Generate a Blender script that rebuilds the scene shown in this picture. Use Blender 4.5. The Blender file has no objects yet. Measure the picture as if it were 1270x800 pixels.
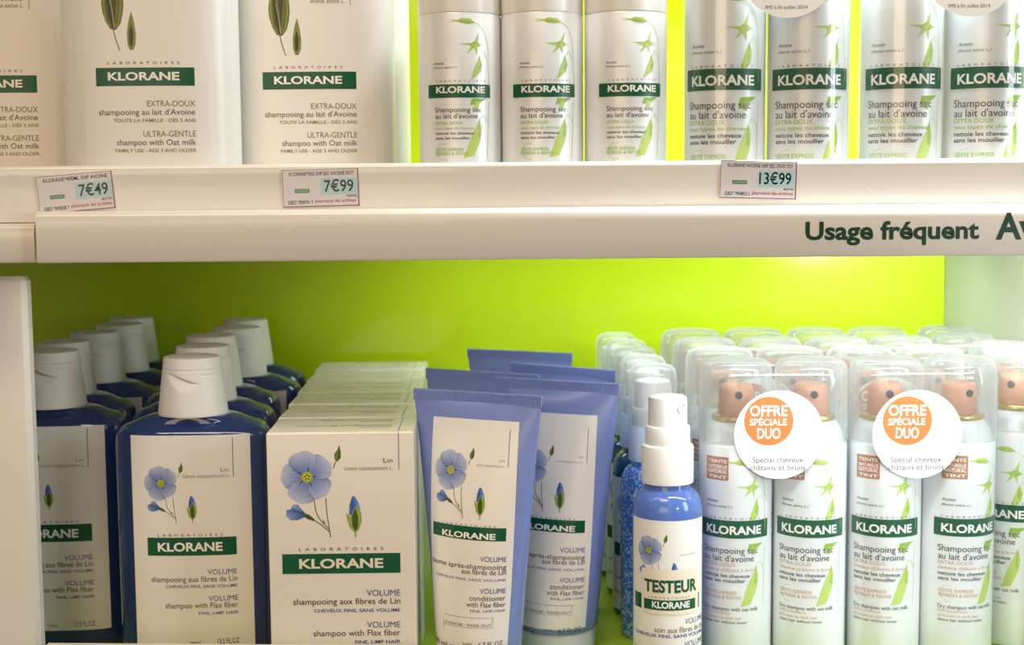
import bpy, math, random
from mathutils import Vector, Matrix
R = math.radians
random.seed(7)
scene = bpy.context.scene
C = scene.collection

# ------------------------------------------------------------------ camera
cam_data = bpy.data.cameras.new('camera')
cam = bpy.data.objects.new('camera', cam_data)
C.objects.link(cam)
cam_data.sensor_width = 36.0
cam_data.lens = 36.0 * 1764.0 / 1270.0
cam_data.clip_start = 0.01
cam.matrix_world = (Matrix.Translation((0, 0, 0.241))
                    @ Matrix.Rotation(R(90 - 5.47), 4, 'X') @ Matrix.Rotation(R(-0.46), 4, 'Z'))
cam_data.dof.use_dof = True
cam_data.dof.focus_distance = 0.665
cam_data.dof.aperture_fstop = 13.0
scene.camera = cam

# ------------------------------------------------------------------ view, world, lights
vs = scene.view_settings
vs.view_transform = 'Standard'
vs.look = 'None'
vs.exposure = 0.0
vs.gamma = 1.0
vs.use_curve_mapping = False
scene.cycles.transparent_max_bounces = 48
scene.cycles.max_bounces = 10
scene.cycles.sample_clamp_indirect = 6.0

w = bpy.data.worlds.new('store'); scene.world = w; w.use_nodes = True
bg = w.node_tree.nodes['Background']
bg.inputs[0].default_value = (1.0, 0.86, 0.70, 1)
bg.inputs[1].default_value = 0.16


def area(name, loc, target, sx, sy, power, col=(1, 1, 1), spread=180):
    d = bpy.data.lights.new(name, 'AREA')
    d.shape = 'RECTANGLE'; d.size = sx; d.size_y = sy; d.energy = power; d.color = col
    d.spread = R(spread)
    o = bpy.data.objects.new(name, d); C.objects.link(o)
    o.location = loc
    o.rotation_euler = (Vector(target) - Vector(loc)).to_track_quat('-Z', 'Y').to_euler()
    return o


WARM = (1.0, 0.75, 0.49)
LED = (0.88, 0.97, 1.0)
# ceiling panels of the shop, in front of and above the shelves
area('ceiling_light', (-0.45, -0.55, 1.75), (0, 0.66, 0.2), 0.9, 0.5, 15.5, WARM)
# low warm light of the shop floor behind the photographer, and the bright window to the right
area('shop_light', (-0.7, -1.5, 0.55), (-0.1, 0.7, 0.15), 1.2, 0.7, 8.5, WARM)
area('window_light', (1.25, 0.0, 0.5), (0.05, 0.70, 0.17), 0.35, 0.7, 8, LED)
# added cool fill spot, no known fixture, whitens the spray cans at the right
sd = bpy.data.lights.new('can_fill_spot', 'SPOT'); sd.energy = 42; sd.color = (0.80, 0.92, 1.0)
sd.spot_size = R(13); sd.spot_blend = 0.9; sd.shadow_soft_size = 0.05
so = bpy.data.objects.new('can_fill_spot', sd); C.objects.link(so); so.location = (0.75, -0.5, 0.42)
so.rotation_euler = (Vector((0.205, 0.70, 0.07)) - so.location).to_track_quat('-Z', 'Y').to_euler()
# lamps under the upper shelf: strips behind the fascia, two added farther back as fill, a small one turned to the back panel
area('shelf_lamp_and_fill', (-0.10, 0.634, 0.206), (-0.10, 0.70, 0.08), 0.24, 0.010, 0.05, (1, .90, .78), 130)
area('shelf_lamp_and_fill', (0.165, 0.634, 0.206), (0.165, 0.70, 0.05), 0.18, 0.010, 0.16, LED, 120)
area('shelf_lamp_and_fill', (0.09, 0.89, 0.206), (0.09, 0.93, 0.10), 0.32, 0.02, 0.205, LED, 180)  # added wide fill for the back panel and can tops
area('shelf_lamp_and_fill', (0.14, 0.77, 0.207), (0.14, 0.775, 0.0), 0.22, 0.05, 0.14, LED, 140)  # added fill that brightens the clear caps from above
area('shelf_lamp_and_fill', (0.274, 0.643, 0.199), (0.266, 0.97, 0.182), 0.024, 0.010, 0.17, LED, 80)
# lamps of the upper compartment and one added fill, above the picture
area('shelf_lamp_and_fill', (0.20, 0.640, 0.46), (0.20, 0.70, 0.25), 0.16, 0.02, 1.6, LED, 110)
area('shelf_lamp_and_fill', (0.02, 0.650, 0.49), (-0.06, 0.665, 0.26), 0.05, 0.02, 0.17, LED, 110)  # added fill for the right side of the bottle beside the small cans
area('shelf_lamp_and_fill', (0.10, 0.84, 0.46), (0.10, 0.88, 0.2), 0.16, 0.03, 0.22, LED, 140)

# ------------------------------------------------------------------ materials
def lin(c):
    out = []
    for v in c[:3]:
        v = v / 255.0
        out.append(v / 12.92 if v <= 0.04045 else ((v + 0.055) / 1.055) ** 2.4)
    return tuple(out) + (1.0,)


def mat(name, rgb, rough=0.4, metal=0.0, coat=0.0, trans=0.0, ior=1.45, sss=0.0, noise=None, coat_rough=0.05, spec=0.5):
    m = bpy.data.materials.new(name); m.use_nodes = True
    nt = m.node_tree; b = nt.nodes['Principled BSDF']
    b.inputs['Base Color'].default_value = lin(rgb)
    b.inputs['Roughness'].default_value = rough
    b.inputs['Metallic'].default_value = metal
    b.inputs['Coat Weight'].default_value = coat
    b.inputs['Coat Roughness'].default_value = coat_rough
    b.inputs['Transmission Weight'].default_value = trans
    b.inputs['IOR'].default_value = ior
    b.inputs['Specular IOR Level'].default_value = spec
    if sss:
        b.inputs['Subsurface Weight'].default_value = sss
        b.inputs['Subsurface Radius'].default_value = (0.004, 0.004, 0.004)
        b.inputs['Subsurface Scale'].default_value = 1.0
    if noise:                     # slight unevenness of the finish
        tc = nt.nodes.new('ShaderNodeTexCoord'); n = nt.nodes.new('ShaderNodeTexNoise')
        n.inputs['Scale'].default_value = noise[0]; n.inputs['Detail'].default_value = 3
        nt.links.new(tc.outputs['Object'], n.inputs['Vector'])
        bp = nt.nodes.new('ShaderNodeBump'); bp.inputs['Strength'].default_value = noise[1]
        bp.inputs['Distance'].default_value = 0.0005
        nt.links.new(n.outputs['Fac'], bp.inputs['Height'])
        nt.links.new(bp.outputs['Normal'], b.inputs['Normal'])
    return m


def clear(name, tint=(1, 1, 1, 1), haze=0.05, edge=0.55):
    """thin clear plastic: see-through straight on, glossy and milky towards the edges"""
    m = bpy.data.materials.new(name); m.use_nodes = True
    nt = m.node_tree; nt.nodes.clear()
    out = nt.nodes.new('ShaderNodeOutputMaterial')
    tr = nt.nodes.new('ShaderNodeBsdfTransparent'); tr.inputs[0].default_value = tint
    gl = nt.nodes.new('ShaderNodeBsdfGlossy'); gl.inputs['Roughness'].default_value = 0.08
    gl.inputs[0].default_value = (0.95, 0.97, 0.97, 1)
    df = nt.nodes.new('ShaderNodeBsdfDiffuse'); df.inputs[0].default_value = (0.9, 0.92, 0.92, 1)
    tl = nt.nodes.new('ShaderNodeBsdfTranslucent'); tl.inputs[0].default_value = (0.9, 0.92, 0.92, 1)
    md = nt.nodes.new('ShaderNodeMixShader'); md.inputs[0].default_value = 0.5
    nt.links.new(df.outputs[0], md.inputs[1]); nt.links.new(tl.outputs[0], md.inputs[2])
    lw = nt.nodes.new('ShaderNodeLayerWeight'); lw.inputs[0].default_value = 0.3
    mp = nt.nodes.new('ShaderNodeMapRange')
    mp.inputs['To Min'].default_value = 0.04; mp.inputs['To Max'].default_value = edge
    nt.links.new(lw.outputs['Fresnel'], mp.inputs['Value'])
    m1 = nt.nodes.new('ShaderNodeMixShader'); nt.links.new(mp.outputs[0], m1.inputs[0])
    nt.links.new(tr.outputs[0], m1.inputs[1]); nt.links.new(gl.outputs[0], m1.inputs[2])
    mh = nt.nodes.new('ShaderNodeMapRange')
    mh.inputs['To Min'].default_value = haze; mh.inputs['To Max'].default_value = min(0.9, haze * 5)
    nt.links.new(lw.outputs['Facing'], mh.inputs['Value'])
    m2 = nt.nodes.new('ShaderNodeMixShader'); nt.links.new(mh.outputs[0], m2.inputs[0])
    nt.links.new(m1.outputs[0], m2.inputs[1]); nt.links.new(md.outputs[0], m2.inputs[2])
    nt.links.new(m2.outputs[0], out.inputs[0])
    return m


def printed(name, rough=0.4):
    m = bpy.data.materials.new(name); m.use_nodes = True
    nt = m.node_tree; b = nt.nodes['Principled BSDF']
    a = nt.nodes.new('ShaderNodeVertexColor'); a.layer_name = 'Col'
    nt.links.new(a.outputs[0], b.inputs['Base Color'])
    b.inputs['Roughness'].default_value = rough
    return m


def sparkle(name, rgb, rgb2):
    m = mat(name, rgb, 0.12, coat=0.6)
    nt = m.node_tree; b = nt.nodes['Principled BSDF']
    tc = nt.nodes.new('ShaderNodeTexCoord'); v = nt.nodes.new('ShaderNodeTexVoronoi'); v.inputs['Scale'].default_value = 900
    nt.links.new(tc.outputs['Object'], v.inputs['Vector'])
    cr = nt.nodes.new('ShaderNodeValToRGB')
    cr.color_ramp.elements[0].position = 0.55; cr.color_ramp.elements[0].color = lin(rgb)
    cr.color_ramp.elements[1].position = 0.95; cr.color_ramp.elements[1].color = lin(rgb2)
    sp = nt.nodes.new('ShaderNodeSeparateColor')
    nt.links.new(v.outputs['Color'], sp.inputs[0]); nt.links.new(sp.outputs[0], cr.inputs[0])
    nt.links.new(cr.outputs[0], b.inputs['Base Color'])
    bp = nt.nodes.new('ShaderNodeBump'); bp.inputs['Strength'].default_value = 0.5; bp.inputs['Distance'].default_value = 0.0006
    nt.links.new(v.outputs['Distance'], bp.inputs['Height']); nt.links.new(bp.outputs[0], b.inputs['Normal'])
    return m


M = dict(
    lacquer=mat('white_lacquer', (236, 230, 222), 0.28, coat=0.3, noise=(60, 0.05)),
    rail=mat('rail_plastic', (236, 232, 226), 0.2, coat=0.3, noise=(25, 0.12)),
    lime=mat('lime_back_panel', (196, 222, 0), 0.5, coat=0.9, coat_rough=0.12, spec=0.15),
    limeshelf=mat('lime_shelf_board', (160, 190, 25), 0.4, coat=0.3),
    side=mat('side_panel_white', (232, 236, 228), 0.4),
    acrylic=mat('panel_acrylic', (240, 236, 230), 0.3, sss=0.3, noise=(8, 0.1)),
    navy=mat('navy_bottle_plastic', (42, 66, 126), 0.10, coat=0.8, trans=0.25, ior=1.4),
    milk=mat('milky_bottle_plastic', (240, 237, 230), 0.36, coat=0.1, coat_rough=0.2),
    cap=mat('white_cap_plastic', (236, 234, 228), 0.42, noise=(90, 0.05)),
    carton=mat('cream_carton', (240, 232, 220), 0.32, coat=0.35, coat_rough=0.15, noise=(40, 0.04)),
    tube=mat('periwinkle_tube', (128, 146, 208), 0.25, coat=0.4, coat_rough=0.15),
    tubecap=mat('tube_cap_white', (226, 230, 238), 0.35),
    can=mat('pearl_can', (238, 241, 243), 0.34, metal=0.12, coat=0.25, coat_rough=0.15),
    gold=mat('gold_rim', (205, 180, 110), 0.25, metal=0.8),
    nozzle=mat('brown_nozzle', (198, 142, 112), 0.4),
    nozzleg=mat('green_nozzle', (140, 195, 70), 0.4),
    hole=mat('dark_hole', (45, 48, 52), 0.6),
    pump=mat('white_pump', (240, 238, 234), 0.35, coat=0.2),
    collarb=mat('pale_blue_collar', (205, 222, 240), 0.35, coat=0.2),
    blue=mat('blue_spray_plastic', (128, 164, 250), 0.06, coat=0.5, trans=0.6, ior=1.36),
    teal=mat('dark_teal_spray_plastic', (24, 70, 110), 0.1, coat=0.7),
    spark=sparkle('speckled_blue_spray', (50, 112, 205), (165, 205, 250)),
    clear=clear('clear_cap_plastic', (0.98, 0.99, 0.985, 1), 0.12, 0.5),
    film=clear('shrink_film', (0.99, 0.995, 0.995, 1), 0.02, 0.35),
    print=printed('printed_ink', 0.38),
    gloss=printed('printed_film', 0.22),
)

PAL = dict(paper=(243, 239, 234), cream=(240, 228, 208), white=(250, 248, 244), green=(0, 88, 56), dgreen=(18, 66, 42),
           dark=(72, 64, 66), mauve=(96, 84, 90), blue=(72, 88, 165), vio=(120, 126, 176), greyv=(146, 146, 172),
           greyb=(92, 96, 104), olive=(132, 128, 52), lime=(158, 200, 88), tan=(216, 172, 148), rust=(186, 132, 104),
           orange=(212, 128, 74), leaf=(146, 188, 62), leafp=(190, 212, 112), black=(28, 28, 32), cyan=(178, 216, 222),
           card=(224, 219, 226), maroon=(130, 48, 66), red=(176, 60, 66), tickgreen=(60, 140, 100), scratch=(255, 255, 255))

# ------------------------------------------------------------------ mesh helpers (all in millimetres)
def link_obj(name, me, parent=None):
    o = bpy.data.objects.new(name, me); C.objects.link(o)
    if parent: o.parent = parent
    return o


class MB:
    def __init__(self):
        self.v = []; self.f = []; self.m = []; self.c = []; self.col = (1, 1, 1, 1)

    def face(self, idx, mi=0, cols=None):
        self.f.append(tuple(idx)); self.m.append(mi)
        self.c.append(cols if cols else [self.col] * len(idx))

    def box(self, x0, y0, z0, x1, y1, z1, bev=0.0, mi=0, rot=None, origin=(0, 0, 0)):
        """bevelled box (chamfered edges)"""
        b = min(bev, (x1 - x0) / 2.01, (y1 - y0) / 2.01, (z1 - z0) / 2.01)
        s = len(self.v); n = {}
        cs = [(x0, x1), (y0, y1), (z0, z1)]
        def add(p):
            if rot is not None:
                q = rot @ (Vector(p) - Vector(origin)) + Vector(origin); p = tuple(q)
            self.v.append(p); return len(self.v) - 1
        if b <= 0:
            k = [add((cs[0][i], cs[1][j], cs[2][l])) for i in (0, 1) for j in (0, 1) for l in (0, 1)]
            for q in ((0, 1, 3, 2), (4, 6, 7, 5), (0, 4, 5, 1), (2, 3, 7, 6), (0, 2, 6, 4), (1, 5, 7, 3)):
                self.face([k[i] for i in q], mi)
            return
        for i in (0, 1):
            for j in (0, 1):
                for l in (0, 1):
                    sg = [(1, -1)[i], (1, -1)[j], (1, -1)[l]]
                    base = [cs[0][i], cs[1][j], cs[2][l]]
                    for ax in range(3):            # vertex lying on the face normal to ax
                        p = [base[t] + (0 if t == ax else sg[t] * b) for t in range(3)]
                        n[(i, j, l, ax)] = add(p)
        for ax in range(3):
            o = [t for t in range(3) if t != ax]
            for side in (0, 1):
                ids = []
                for a, c in ((0, 0), (1, 0), (1, 1), (0, 1)):
                    k = [0, 0, 0]; k[ax] = side; k[o[0]] = a; k[o[1]] = c
                    ids.append(n[(k[0], k[1], k[2], ax)])
                flip = (side == 0) ^ (ax == 1)
                self.face(ids[::-1] if flip else ids, mi)
            # edges along ax
            for a in (0, 1):
                for c in (0, 1):
                    def key(t, which):
                        k = [0, 0, 0]; k[ax] = t; k[o[0]] = a; k[o[1]] = c
                        return n[(k[0], k[1], k[2], o[which])]
                    self.face([key(0, 0), key(1, 0), key(1, 1), key(0, 1)], mi)
        for i in (0, 1):
            for j in (0, 1):
                for l in (0, 1):
                    self.face([n[(i, j, l, 0)], n[(i, j, l, 1)], n[(i, j, l, 2)]], mi)

    def loft(self, rings, closed=True, cap0=True, cap1=True, mi=0):
        s = len(self.v); n = len(rings[0])
        for r_ in rings: self.v.extend(r_)
        for k in range(len(rings) - 1):
            for i in range(n if closed else n - 1):
                j = (i + 1) % n
                self.face((s + k * n + i, s + k * n + j, s + (k + 1) * n + j, s + (k + 1) * n + i), mi)
        if cap0: self.face([s + i for i in range(n)][::-1], mi)
        if cap1: self.face([s + (len(rings) - 1) * n + i for i in range(n)], mi)

    def lathe(self, prof, n=40, x=0, y=0, mi=0, cap0=True, cap1=True):
        self.loft([[(x + r_ * math.cos(2 * math.pi * i / n), y + r_ * math.sin(2 * math.pi * i / n), z) for i in range(n)]
                   for r_, z in prof], True, cap0, cap1, mi)

    def build(self, name, mats, parent=None, smooth=True, sharp=38, colors=False):
        me = bpy.data.meshes.new(name)
        me.from_pydata([(a / 1000, b / 1000, c / 1000) for a, b, c in self.v], [], self.f)
        for m_ in (mats if isinstance(mats, (list, tuple)) else [mats]): me.materials.append(m_)
        me.polygons.foreach_set('material_index', self.m)
        if colors:
            at_ = me.color_attributes.new('Col', 'FLOAT_COLOR', 'CORNER')
            flat = []
            for cs in self.c:
                for c in cs: flat.extend(c)
            at_.data.foreach_set('color', flat)
        if smooth:
            me.polygons.foreach_set('use_smooth', [True] * len(me.polygons))
            me.update()
            me.set_sharp_from_angle(angle=R(sharp))
        me.update()
        return link_obj(name, me, parent)


# ------------------------------------------------------------------ printing (labels, lettering, pictures)
_tc = {}
def text_geo(s, bold, ital):
    k = (s, bold, ital)
    if k in _tc: return _tc[k]
    cu = bpy.data.curves.new('lettering', 'FONT')
    cu.body = s; cu.resolution_u = 3; cu.offset = bold; cu.shear = ital; cu.fill_mode = 'FRONT'
    ob = bpy.data.objects.new('lettering', cu)
    me = ob.to_mesh()
    vs_ = [tuple(v.co[:2]) for v in me.vertices]; fs = [tuple(p.vertices) for p in me.polygons]
    ob.to_mesh_clear()
    bpy.data.objects.remove(ob); bpy.data.curves.remove(cu)
    x0 = min(v[0] for v in vs_); x1 = max(v[0] for v in vs_)
    # make every triangle face +z
    fix = []
    for f in fs:
        a, b, c = (vs_[i] for i in f[:3])
        cr = (b[0] - a[0]) * (c[1] - a[1]) - (b[1] - a[1]) * (c[0] - a[0])
        fix.append(f if cr > 0 else f[::-1])
    _tc[k] = (vs_, fix, x0, x1)
    return _tc[k]


CAPH = None
class Print(MB):
    """collects flat marks (u right, v up, millimetres) and lays them on a surface given by fn(u, v, lift)"""
    def __init__(self, fn, fine=1.3):
        MB.__init__(self); self.fn = fn; self.fine = fine; self.mid = {}

    def pt(self, u, v, l):
        self.v.append(self.fn(u, v, l)); return len(self.v) - 1

    def rect(self, x0, y0, x1, y1, col, l=.14, step=1.5):
        self.col = lin(PAL[col]) if isinstance(col, str) else col
        n = max(1, int((x1 - x0) / step)); m_ = max(1, int((y1 - y0) / 3))
        g = [[self.pt(x0 + (x1 - x0) * i / n, y0 + (y1 - y0) * j / m_, l) for i in range(n + 1)] for j in range(m_ + 1)]
        for j in range(m_):
            for i in range(n): self.face((g[j][i], g[j][i + 1], g[j + 1][i + 1], g[j + 1][i]))

    def text(self, s, x0, x1, base, cap, col, bold=0, ital=0, l=.2):
        global CAPH
        if CAPH is None:
            CAPH = max(v[1] for v in text_geo('H', 0, 0)[0])
        vs_, fs, a, b = text_geo(s, bold, ital)
        sx = (x1 - x0) / (b - a); sy = cap / CAPH
        self.col = lin(PAL[col])
        ids = [self.pt(x0 + (x - a) * sx, base + y * sy, l) for x, y in vs_]
        uv = {q: (x0 + (x - a) * sx, base + y * sy) for q, (x, y) in zip(ids, vs_)}
        for f in fs:
            for k in range(1, len(f) - 1): self.tri(ids[f[0]], ids[f[k]], ids[f[k + 1]], uv, l)

    def tri(self, a, b, c, uv, l, depth=0):
        """one triangle, split until it is narrow enough to follow a round bottle"""
        e = [(abs(uv[a][0] - uv[b][0]), a, b, c), (abs(uv[b][0] - uv[c][0]), b, c, a), (abs(uv[c][0] - uv[a][0]), c, a, b)]
        w_, p, q, o = max(e)
        if w_ < self.fine or depth > 6: self.face((a, b, c)); return
        u = (uv[p][0] + uv[q][0]) / 2; v = (uv[p][1] + uv[q][1]) / 2
        key = (min(p, q), max(p, q))
        if key not in self.mid:
            m_ = self.pt(u, v, l); self.mid[key] = m_; uv[m_] = (u, v)
        m_ = self.mid[key]; uv[m_] = (u, v)
        self.tri(p, m_, o, uv, l, depth + 1); self.tri(m_, q, o, uv, l, depth + 1)

    def poly(self, pts, col, l=.12):
        self.col = lin(PAL[col]) if isinstance(col, str) else col
        ar = sum(pts[i][0] * pts[(i + 1) % len(pts)][1] - pts[(i + 1) % len(pts)][0] * pts[i][1] for i in range(len(pts)))
        if ar < 0: pts = pts[::-1]
        cx = sum(p[0] for p in pts) / len(pts); cy = sum(p[1] for p in pts) / len(pts)
        c = self.pt(cx, cy, l); ids = [self.pt(p[0], p[1], l) for p in pts]
        uv = dict(zip(ids, pts)); uv[c] = (cx, cy)
        for i in range(len(ids)): self.tri(c, ids[i], ids[(i + 1) % len(ids)], uv, l)

    def fan(self, c0, pts, colc, cols, rings=3, l=.15):
        """petal: colour blended from the centre outwards"""
        n = len(pts); prev = None
        for k in range(rings + 1):
            t = k / rings
            ids = [self.pt(c0[0] + (p[0] - c0[0]) * t, c0[1] + (p[1] - c0[1]) * t, l) for p in pts]
            cc = [tuple(colc[q] * (1 - t) + cols[i][q] * t for q in range(4)) for i in range(n)]
            if prev:
                for i in range(n - 1):
                    self.face((prev[0][i], ids[i], ids[i + 1], prev[0][i + 1]), 0, [prev[1][i], cc[i], cc[i + 1], prev[1][i + 1]])
            prev = (ids, cc)

    def line(self, pts, wd, col, l=.13):
        self.col = lin(PAL[col]) if isinstance(col, str) else col
        # smooth through the points
        q = []
        for i in range(len(pts) - 1):
            p0 = pts[max(i - 1, 0)]; p1 = pts[i]; p2 = pts[i + 1]; p3 = pts[min(i + 2, len(pts) - 1)]
            for k in range(5):
                t = k / 5
                q.append(tuple(0.5 * (2 * p1[d] + (p2[d] - p0[d]) * t + (2 * p0[d] - 5 * p1[d] + 4 * p2[d] - p3[d]) * t * t
                                      + (3 * p1[d] - p0[d] - 3 * p2[d] + p3[d]) * t ** 3) for d in (0, 1)))
        q.append(pts[-1])
        L = []; Rt = []
        for i, p in enumerate(q):
            a = q[max(i - 1, 0)]; b = q[min(i + 1, len(q) - 1)]
            d = math.hypot(b[0] - a[0], b[1] - a[1]) or 1
            nx, ny = -(b[1] - a[1]) / d * wd / 2, (b[0] - a[0]) / d * wd / 2
            L.append(self.pt(p[0] + nx, p[1] + ny, l)); Rt.append(self.pt(p[0] - nx, p[1] - ny, l))
        for i in range(len(q) - 1): self.face((Rt[i], Rt[i + 1], L[i + 1], L[i]))

    def disc(self, cx, cy, r_, col, l=.15, n=48):
        self.poly([(cx + r_ * math.cos(2 * math.pi * i / n), cy + r_ * math.sin(2 * math.pi * i / n)) for i in range(n)], col, l)

    def flower(self, cx, cy, r_):
        """blue flax flower with stems, small buds and one closed bud"""
        k = r_ / 165.0
        P = lambda x, y: (cx + (x - 255) * k, cy - (y - 308) * k)
        stem = lin((104, 106, 58)); gd = lin((66, 92, 24)); gm = lin((110, 138, 44)); gl_ = lin((150, 172, 72))
        for pts in ([P(295, 445), P(310, 540), P(352, 602), P(384, 636)], [P(368, 440), P(372, 530), P(384, 620), P(393, 692)],
                    [P(285, 575), P(335, 608), P(386, 655)], [P(418, 255), P(432, 215)]):
            self.line(pts, 5.5 * k, stem, .12)
        self.poly([P(352, 604), P(346, 570), P(362, 600)], gm, .13)
        # little bud at the upper right
        self.poly([P(457, 110), P(466, 150), P(464, 190), P(440, 214), P(428, 195), P(427, 165), P(445, 140)], gd, .13)
        self.poly([P(455, 125), P(450, 170), P(440, 210), P(430, 180)], gm, .14)
        # side bud, blue, with green calyx
        self.fan(P(235, 540), [P(235, 560), P(190, 578), P(150, 578), P(120, 552), P(124, 515), P(150, 510), P(165, 478), P(195, 480), P(212, 505), P(235, 530)],
                 lin((48, 74, 132)), [lin((66, 100, 178)), lin((90, 124, 196)), lin((110, 142, 206)), lin((140, 166, 214)), lin((92, 124, 192)), lin((70, 104, 178)), lin((160, 182, 222)), lin((120, 150, 206)), lin((70, 104, 176)), lin((66, 100, 178))], 2, .14)
        self.poly([P(230, 535), P(262, 545), P(296, 575), P(285, 583), P(252, 572), P(232, 556)], gd, .15)
        # closed bud on the right
        self.fan(P(545, 560), [P(510, 548), P(514, 490), P(530, 438), P(542, 428), P(560, 450), P(578, 490), P(582, 540)],
                 lin((60, 90, 160)), [lin((90, 126, 194)), lin((64, 104, 186)), lin((54, 92, 176)), lin((86, 122, 194)), lin((110, 142, 206)), lin((150, 176, 222)), lin((120, 150, 206))], 3, .13)
        self.poly([P(545, 495), P(585, 530), P(588, 590), P(570, 640), P(553, 660), P(553, 692), P(545, 692), P(543, 660), P(515, 630), P(500, 580), P(492, 535), P(520, 565)], gl_, .14)
        self.poly([P(548, 500), P(566, 560), P(565, 625), P(549, 655), P(530, 620), P(527, 560)], gd, .15)
        # five petals
        lo = lin((66, 92, 160)); mid = lin((140, 160, 212)); hi = lin((186, 196, 224))
        for n_, (an, ln, hw) in enumerate(((176, 160, 44), (250, 168, 44), (321, 160, 42), (38, 165, 44), (106, 166, 46))):
            pts = []; cols = []
            for i in range(13):
                t = -1 + i / 6
                rr = ln * (1 - 0.10 * abs(t) ** 2 - 0.32 * abs(t) ** 7) * (1 + 0.015 * math.sin(9 * t + n_))
                a = R(an + hw * t)
                pts.append(P(255 + rr * math.cos(a), 308 - rr * math.sin(a)))
                e = min(1, abs(t) ** 2.2)
                side = 0.95 if t > 0 else 0.35
                cols.append(tuple(hi[q] * (1 - e * side) + (mid if t < 0 else lo)[q] * e * side for q in range(4)))
            self.fan(P(255, 308), pts, lin((78, 102, 170)), cols, 4, .15 + .004 * n_)
            for t in (-.45, -.15, .15, .45):            # fine veins
                a = R(an + hw * t)
                self.line([P(255 + 40 * math.cos(a), 308 - 40 * math.sin(a)), P(255 + ln * .72 * math.cos(a), 308 - ln * .72 * math.sin(a))], 2.5 * k, lin((112, 134, 194)), .175)
            a = R(an)
            a0 = R(an + hw)
            self.poly([P(255 + 20 * math.cos(a0 - .4), 308 - 20 * math.sin(a0 - .4)), P(255 + 74 * math.cos(a0), 308 - 74 * math.sin(a0)), P(255 + 20 * math.cos(a0 + .4), 308 - 20 * math.sin(a0 + .4))], lin((40, 74, 62)), .18)
        self.disc(cx, cy, 36 * k, lin((166, 180, 60)), .185, 20)
        self.disc(cx, cy, 22 * k, lin((206, 206, 80)), .19, 16)
        for i in range(5):
            a = R(72 * i + 20)
            self.disc(cx + 13 * k * math.cos(a), cy + 13 * k * math.sin(a), 6 * k, lin((60, 74, 30)), .195, 8)

    def run(self, L, du=0.0, dv=0.0):
        S = lambda ps: [(p[0] + du, p[1] + dv) for p in ps]
        for e in L:
            k = e[0]
            if k == 'R':
                big = e[5] if len(e) > 5 else None
                self.rect(e[1] + du, e[2] + dv, e[3] + du, e[4] + dv, e[5], {'paper': .08, 'cream': .08, 'white': .18}.get(e[5], .14))
            elif k == 'T': self.text(e[1], e[2] + du, e[3] + du, e[4] + dv, e[5], e[6], e[7], e[8])
            elif k == 'F': self.flower(e[1] + du, e[2] + dv, e[3])
            elif k == 'P': self.poly(S(e[1]), e[2])
            elif k == 'L': self.line(S(e[1]), e[2], e[3])
            elif k == 'C': self.disc(e[1] + du, e[2] + dv, e[3], e[4])
            elif k == 'DOTS':
                for i in range(11):
                    a = R(80 + i * 20)
                    self.disc(e[1] + du + e[3] * math.cos(a), e[2] + dv + e[3] * math.sin(a), .28, e[4], .12, 6)
            elif k == 'OATMARK':
                o, s1, s2, st = (S(q) for q in e[1:5])
                self.poly(o, lin((106, 114, 44)), .12)
                cx = (min(p[0] for p in o) + max(p[0] for p in o)) / 2
                for fx, wd, c in ((-.80, .5, (150, 156, 84)), (-.55, .55, (84, 94, 34)), (-.38, .35, (140, 148, 70)), (.30, .5, (126, 126, 52)), (.55, .4, (96, 100, 40)), (.78, .5, (148, 146, 70))):
                    self.line([(cx + fx * 4.9 * f_, y) for f_, y in ((.30, 85.4), (.66, 87.6), (.92, 92), (1.0, 98), (.8, 105))], wd, lin(c), .15)
                self.poly([(cx - 3.1, 101), (cx - 1.6, 100), (cx + .7, 85.2), (cx - .4, 84.8), (cx - 1.6, 89)], lin((50, 50, 32)), .16)
                self.poly([(cx - .5, 101), (cx + 2.2, 103), (cx + 1.6, 95), (cx + .9, 87.5), (cx + .3, 92)], lin((72, 58, 34)), .165)
                self.line([(cx - 1.4, 99), (cx - .2, 92), (cx + .5, 85)], .28, lin((190, 186, 150)), .18)
                self.line(st, .45, lin((112, 104, 60)), .13)
                self.poly(s1, lin((128, 136, 58)), .12); self.poly(s2, lin((50, 54, 28)), .14)


def new_thing(name, label, cat, loc=(0, 0, 0), rz=0.0, group=None):
    o = bpy.data.objects.new(name, None); C.objects.link(o)
    o.empty_display_size = 0.01
    o.location = loc; o.rotation_euler = (0, 0, rz)
    tag(o, label, cat, group)
    return o


def tag(o, label, cat, group=None):
    o['label'] = label; o['category'] = cat
    if group: o['group'] = group


def structure(o):
    o['kind'] = 'structure'; return o


def dup(root, loc, rz, label):
    r = root.copy(); C.objects.link(r); r.location = loc; r.rotation_euler = (0, 0, rz); r['label'] = label
    def rec(a, b):
        for ch in [q for q in a.children]:
            c = ch.copy(); C.objects.link(c); c.parent = b; rec(ch, c)
    rec(root, r)
    return r

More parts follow.
